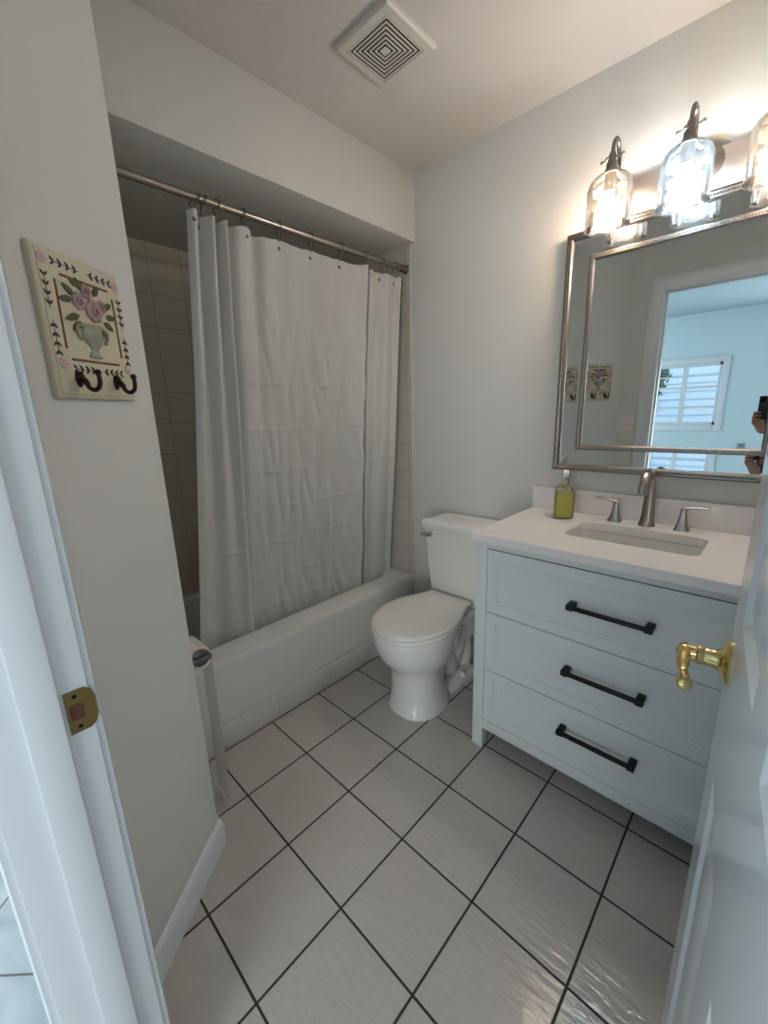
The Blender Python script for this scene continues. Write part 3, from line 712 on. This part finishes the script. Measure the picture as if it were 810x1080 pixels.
for k in range(7):
    a = .0835-.0118*k
    bm = BM()
    if k < 6:
        loft(bm, [[(sx*h, sy*h, z) for sx, sy in ((-1, -1), (1, -1), (1, 1), (-1, 1))] for h, z in ((a, -.0152), (a, -.0165), (a-.0004, -.0168), (a-.0056, -.0168), (a-.0060, -.0165), (a-.0060, -.0152), (a, -.0152))], False, False)
    else: box(bm, -a, a, -a, a, -.018, -.015, .001)
    build('louver', bm, m_vent, ven, sharp=25)

# ------------------------------------------------------------------ hook plaque on the diagonal wall
ang = math.atan2(.235, .29)
ca, sa = cos(ang), sin(ang)
def on_diag(u): return (-1.41+ca*u, -.32+sa*u)
px, py = on_diag(-.178)
pl = thing('hook_plaque', 'cream wooden wall plaque painted with a flower vase, with two dark hooks', 'wall plaque', (px, py, 1.374), ang)
PW, PH, PT = .204, .252, .014
def q(u, v, d=0): return ((u-.5)*PW, -(.0005+PT+d), (1-v)*PH)       # u, v from the top left corner of the board's face
bm = BM()
stepped(bm, (0, -.0005, 0), (1, 0, 0), (0, 0, 1), (0, -1, 0), (-PW/2, PW/2, 0, PH), [(0, 0), (0, .009), (.003, .0115), (.006, .012), (.0075, PT)])
build('board', bm, m_cream, pl, sharp=20)
m_brown = mat('brown_painted_line', (122, 84, 48), .6); m_leafd = mat('dark_painted_leaf', (58, 44, 36), .6); m_green = mat('painted_green_leaf', (72, 78, 40), .55, var=.3, bscale=300)
m_rose = mat('painted_rose', (164, 130, 132), .55, var=.22, bscale=500); m_pink = mat('pink_painted_blossom', (208, 170, 176), .6, var=.15, bscale=500); m_vase = mat('grey_green_glazed_relief', (150, 152, 132), .3, var=.45, bscale=300)
m_mauve = mat('dark_rose_heart', (138, 88, 92), .6)
for (u0, v0), (u1, v1) in (((.24, .155), (.80, .150)), ((.175, .20), (.165, .655)), ((.855, .20), (.86, .655)), ((.20, .725), (.80, .715))):
    a, b = Vector(q(u0, v0)), Vector(q(u1, v1)); build('border_line', tube(BM(), [a, a.lerp(b, .5), b], .0022, 8), m_brown, pl)
def leafmesh(bm, c, ang, L, wd, d=.0012):
    c = Vector(c); t = Vector((cos(ang), 0, sin(ang))); n = Vector((-sin(ang), 0, cos(ang))); o = Vector((0, -d, 0))
    pts = [c, c+t*L*.3+n*wd, c+t*L*.7+n*wd*.8, c+t*L, c+t*L*.7-n*wd*.8, c+t*L*.3-n*wd]
    ctr = c+t*L*.5+o*1.6
    v = [bm.verts.new(p) for p in pts]; w = [bm.verts.new(p+o) for p in pts]; cc = bm.verts.new(ctr)
    for i in range(6):
        j = (i+1) % 6; bm.faces.new((v[i], v[j], w[j], w[i])); bm.faces.new((w[i], w[j], cc))
    bm.faces.new(v[::-1])
def sprig(us, vs, horiz):
    bm = BM()
    (u0, u1), (v0, v1) = us, vs; n = 9
    for i in range(n):
        f = i/(n-1)
        if abs(f-.5) < .07: continue
        c = q(u0+(u1-u0)*f, v0+(v1-v0)*f, 0); dirn = 1 if f < .5 else -1
        base = (0 if horiz else -pi/2) if dirn > 0 else (pi if horiz else pi/2)
        for sgn in (-1, 1): leafmesh(bm, c, base+sgn*.75+pi, .0105, .0021)
    a, b = Vector(q(u0, v0, .0)), Vector(q(u1, v1, .0)); m = a.lerp(b, .5)
    tube(bm, [a, a.lerp(m, .85)], .0008, 6); tube(bm, [b.lerp(m, .85), b], .0008, 6)
    build('leaf_sprig', bm, m_leafd, pl, sharp=60)
sprig((.20, .83), (.085, .085), True); sprig((.075, .075), (.20, .68), False); sprig((.945, .945), (.22, .68), False); sprig((.24, .80), (.79, .785), True)
def rose(u, v, r, m, name='rose', d=.002, heart=None):
    bm = BM(); c = Vector(q(u, v, 0))
    for i in range(7):
        a = 2*pi*i/7; ball(bm, c+Vector((cos(a)*r*.62, -d*.3, sin(a)*r*.62)), r*.48, (1, .35, 1), 10)
    ball(bm, c+Vector((0, -d*.8, 0)), r*.5, (1, .5, 1), 10)
    o = build(name, bm, m, pl)
    if heart:
        bm = BM(); ball(bm, c+Vector((0, -d*.8-r*.20, 0)), r*.26, (1, .4, 1), 8); build('heart', bm, heart, o)
for u, v in ((.085, .085), (.93, .09), (.10, .76), (.93, .75)): rose(u, v, .0095, m_pink, 'blossom')
bm = BM()
for u, v, a, L in ((.36, .27, 2.6, .030), (.33, .30, 3.3, .034), (.38, .40, 3.5, .038), (.38, .44, 3.9, .030), (.70, .30, .5, .028), (.72, .36, .1, .026), (.68, .40, -.5, .028), (.46, .22, 2.1, .024), (.60, .23, 1.0, .026), (.42, .19, 2.8, .020), (.60, .44, -1.1, .022), (.5, .45, -1.7, .02)):
    leafmesh(bm, q(u, v, .0006), a, L, .0062, .002)
build('leaf_cluster', bm, m_green, pl, sharp=60)
for u, v, r in ((.40, .30, .0150), (.57, .34, .0200), (.51, .21, .0125), (.68, .29, .0115)): rose(u, v, r, m_rose, 'rose', .006, m_mauve)
bm = BM()
c = q(.50, .69, 0); prof = [(.017, .000), (.018, .004), (.012, .008), (.009, .014), (.012, .019), (.021, .028), (.026, .038), (.027, .047), (.025, .052), (.031, .056), (.031, .060)]
loft(bm, [[(c[0]+r*cos(2*pi*i/20), c[1]-.0005-.32*abs(r*sin(2*pi*i/20)) if sin(2*pi*i/20) > 0 else c[1], c[2]+h) for i in range(20)] for r, h in prof])
for s in (-1, 1): tube(bm, smooth_path([(c[0]+s*.027, c[1]-.003, c[2]+.056), (c[0]+s*.037, c[1]-.003, c[2]+.052), (c[0]+s*.037, c[1]-.003, c[2]+.040), (c[0]+s*.030, c[1]-.003, c[2]+.030)], 4), .0032, 8)
build('vase', bm, m_vase, pl, sharp=40)
for u in (.24, .72):
    hx, _, hz = q(u, .86); y = -PT
    bm = BM(); ball(bm, (hx, y, hz), .0125, (.8, .35, 1.25), 16); ball(bm, (hx, y-.004, hz+.005), .007, (1, 1, 1.2), 12)
    pth = smooth_path([(hx, y, hz+.006), (hx, y-.012, hz-.004), (hx+.000, y-.018, hz-.016), (hx, y-.028, hz-.021), (hx, y-.038, hz-.015), (hx, y-.041, hz-.002), (hx, y-.040, hz+.008)], 5)
    tube(bm, pth, [.0055]*8+[.0042]*18+[.004]*5, 10); ball(bm, (hx, y-.040, hz+.010), .006, n=12)
    build('hook', bm, m_bronze, pl, sharp=60)['label'] = 'dark bronze coat hook'

# ------------------------------------------------------------------ toilet paper on the wall behind the corner
tpx, tpy, tpz = -1.357, -.190, .606
hol = thing('toilet_paper_holder', 'dark nickel toilet paper holder on the wall beside the tub', 'toilet paper holder', (-1.41, tpy, tpz))
bm = BM(); lathe(bm, [(.022, .0005), (.022, .006), (.012, .010), (.0085, .014), (.0075, .060), (.0095, .066), (.0095, .080), (.004, .084)], (0, -.048, 0), 20, 'x'); lathe(bm, [(.027, -.030), (.028, -.036), (.018, -.041), (.006, -.043)], (.056, 0, -.004), 20, 'y'); build('post', bm, m_dnick, hol)
bm = BM(); tube(bm, smooth_path([(.056, -.036, 0), (.056, .02, 0), (.056, .105, 0), (.056, .116, .006)], 4), .0075, 12); build('bar', bm, m_nickel, hol)
rol = thing('toilet_paper_roll', 'white toilet paper roll with a long sheet trailing down to the floor', 'toilet paper', (tpx, tpy, tpz-.011))
bm = BM(); loft(bm, [[(r*cos(2*pi*i/40), y, r*sin(2*pi*i/40)) for i in range(40)] for r, y in ((.020, -.025), (.039, -.025), (.040, -.022), (.040, .072), (.039, .075), (.020, .075))], False, False)
build('roll', bm, m_paper, rol, sharp=40)
bm = BM(); loft(bm, [[(r*cos(2*pi*i/24), y, r*sin(2*pi*i/24)) for i in range(24)] for r, y in ((.0198, -.0255), (.0198, .0755), (.0188, .0755), (.0188, -.0255), (.0198, -.0255))], False, False)
build('core', bm, m_card, rol, sharp=40)
# trailing sheet: leaves the roll at its room side and hangs to the floor
m_tail = bpy.data.materials.new('single_ply_tissue'); m_tail.use_nodes = True; nt = m_tail.node_tree
pb = nt.nodes['Principled BSDF']; pb.inputs['Base Color'].default_value = (*lin((236, 232, 226)), 1); pb.inputs['Roughness'].default_value = .95
tr = N(nt, 'ShaderNodeBsdfTransparent'); mx = N(nt, 'ShaderNodeMixShader'); mx.inputs[0].default_value = .62
nt.links.new(tr.outputs[0], mx.inputs[1]); nt.links.new(pb.outputs[0], mx.inputs[2]); nt.links.new(mx.outputs[0], nt.nodes['Material Output'].inputs[0])
bm = BM(); loops = []
for k in range(40):
    f = k/39; a = (1-min(1, f*8))*pi/2
    if f < .125: c = (.0408*cos(a), .0408*sin(a))
    else: c = (.0408-.006*f, -.586*(f-.125)/.875)
    loops.append([(c[0]+.0015*sin(6*t+f*3)*f, -.022+.094*t, c[1]) for t in [i/12 for i in range(13)]])
loft(bm, loops, False, False, closed=False)
build('trailing_sheet', bm, m_tail, rol, sharp=180)['label'] = 'thin translucent trailing sheet of tissue'

# ------------------------------------------------------------------ things the mirror shows
sw = thing('light_switch', 'ivory double light switch plate beside the door casing', 'light switch', (-1.70, -.600, 1.205))
build('plate', box(BM(), .0005, .006, -.058, .058, -.060, .060, .002), m_switch, sw)
for s in (-1, 1): build('rocker', box(BM(), .006, .011, s*.023-.006, s*.023+.006, -.014, .014, .0015), m_switch, sw)
ol = thing('wall_outlet', 'small grey outlet plate low on the pale blue bedroom wall', 'outlet', (-5.1, -1.08, .78))
build('plate', box(BM(), .0005, .006, -.04, .04, -.06, .06, .002), mat('grey_plastic', (150, 165, 168), .5), ol)
m_sock = mat('grey_socket', (110, 122, 126), .5)
for s in (-1, 1): build('socket', box(BM(), .006, .0075, -.018, .018, s*.026-.015, s*.026+.015, .0006), m_sock, ol)

# ------------------------------------------------------------------ the photographer, seen only in the mirror
def skinned(name, V, E, mats, pick, parent=None, sub=2):
    me = bpy.data.meshes.new(name); me.from_pydata([v[:3] for v in V], E, []); o = bpy.data.objects.new(name, me); COL.objects.link(o)
    o.modifiers.new('skin', 'SKIN').use_smooth_shade = True
    for i, v in enumerate(V):
        d = me.skin_vertices[0].data[i]; d.radius = v[3] if isinstance(v[3], tuple) else (v[3], v[3]); d.use_root = (i == 0)
    ss = o.modifiers.new('sub', 'SUBSURF'); ss.levels = ss.render_levels = sub
    dg = bpy.context.evaluated_depsgraph_get(); nm = bpy.data.meshes.new_from_object(o.evaluated_get(dg)); o.modifiers.clear(); o.data = nm
    nm.materials.clear()
    for m_ in mats: nm.materials.append(m_)
    for p_ in nm.polygons: p_.use_smooth = True; p_.material_index = pick(p_.center)
    if parent: o.parent = parent
    return o
OX, OY = -2.34, -1.60
m_skin = mat('skin', (176, 124, 100), .55); m_shirt = mat('dark_shirt', (42, 40, 44), .85); m_pants = mat('dark_trousers', (30, 31, 36), .85); m_hair = mat('dark_hair', (38, 28, 24), .7)
PHX, PHY, PHZ = .350, .262, 1.292          # phone centre, relative to the person's feet
V = [(0, 0, .96, (.12, .155)), (0, 0, 1.12, (.105, .135)), (.0, 0, 1.30, (.115, .165)), (-.01, 0, 1.43, (.08, .11)), (0, 0, 1.50, .055), (.02, 0, 1.58, .075), (.025, 0, 1.68, .088),
     (-.01, .175, 1.41, .055), (.04, .235, 1.19, .047), (.235, .262, 1.145, .036), (.290, .285, 1.185, .027), (.322, .300, 1.215, (.026, .034)),
     (-.01, -.175, 1.41, .055), (.05, -.22, 1.19, .047), (.22, -.08, 1.13, .036), (.29, .10, 1.15, .027), (.325, .190, 1.195, (.026, .034)),
     (.0, .10, .90, .09), (.01, .11, .50, .062), (-.01, .11, .10, .042), (.12, .12, .035, .038), (.0, -.10, .90, .09), (.01, -.11, .50, .062), (-.01, -.11, .10, .042), (.12, -.12, .035, .038)]
E_ = [(0, 1), (1, 2), (2, 3), (3, 4), (4, 5), (5, 6), (3, 7), (7, 8), (8, 9), (9, 10), (10, 11), (3, 12), (12, 13), (13, 14), (14, 15), (15, 16), (0, 17), (17, 18), (18, 19), (19, 20), (0, 21), (21, 22), (22, 23), (23, 24)]
for root, sy, cy in ((11, 1, .300), (16, -1, .224)):
    for k, (dz, ln) in enumerate(((.034, .9), (.012, 1.0), (-.010, .95), (-.031, .78))):          # four fingers closing round the phone's edge
        b0 = len(V); y = cy
        V += [(.335, y+sy*.012, 1.225+dz, .0095), (.362, y+sy*.012, 1.228+dz, .0085), (.366, y-sy*.012*ln, 1.229+dz, .0078), (.364, y-sy*.026*ln, 1.229+dz, .007)]
        E_ += [(root, b0), (b0, b0+1), (b0+1, b0+2), (b0+2, b0+3)]
    b0 = len(V); V += [(.315, cy-sy*.012, 1.243, .011), (.326, cy-sy*.030, 1.262, .0095), (.332, cy-sy*.040, 1.275, .008)]; E_ += [(root, b0), (b0, b0+1), (b0+1, b0+2)]
per = thing('person', 'person in dark clothes holding up a phone, reflected at the right of the mirror', 'person', (OX, OY, 0))
def pick(c):
    if c.z > 1.485: return 0
    if c.x > .245 and c.z > 1.10: return 0
    return 2 if c.z < .97 else 1
skinned('body', V, E_, [m_skin, m_shirt, m_pants], pick, per)
bm = BM(); ball(bm, (.005, 0, 1.70), .100, (1, .95, 1.02), 20)
bmesh.ops.delete(bm, geom=[v for v in bm.verts if v.co.z < 1.645 + max(0, min(.085, (v.co.x+.02)*1.4))], context='VERTS'); hr = build('hair', bm, m_hair, per, sharp=180)
bm = BM(); ball(bm, (.118, 0, 1.635), .016, (1, .8, 1.4), 10); build('nose', bm, m_skin, per)
for s_ in (-1, 1):
    build('eye', ball(BM(), (.100, s_*.033, 1.665), .012, (.6, 1, .8), 10), mat('eye', (60, 45, 40), .2), per); build('ear', ball(BM(), (.02, s_*.092, 1.645), .022, (.8, .4, 1.3), 10), m_skin, per)
build('mouth', ball(BM(), (.100, 0, 1.598), .018, (.4, 1.2, .35), 10), mat('lips', (150, 84, 80), .5), per)
ph = thing('smartphone', 'black smartphone held upright in the mirror reflection', 'phone', (OX+.346, OY+PHY, PHZ))
build('case', box(BM(), -.004, .004, -.0375, .0375, -.076, .076, .0035, 3), mat('black_case', (18, 18, 20), .4), ph)
build('screen', box(BM(), -.0046, -.0038, -.034, .034, -.072, .072, .0003), mat('screen_glass', (26, 30, 36), .08), ph)
bm = BM(); box(bm, .0038, .006, .004, .034, .036, .070, .001); build('camera_bump', bm, m_dark, ph)
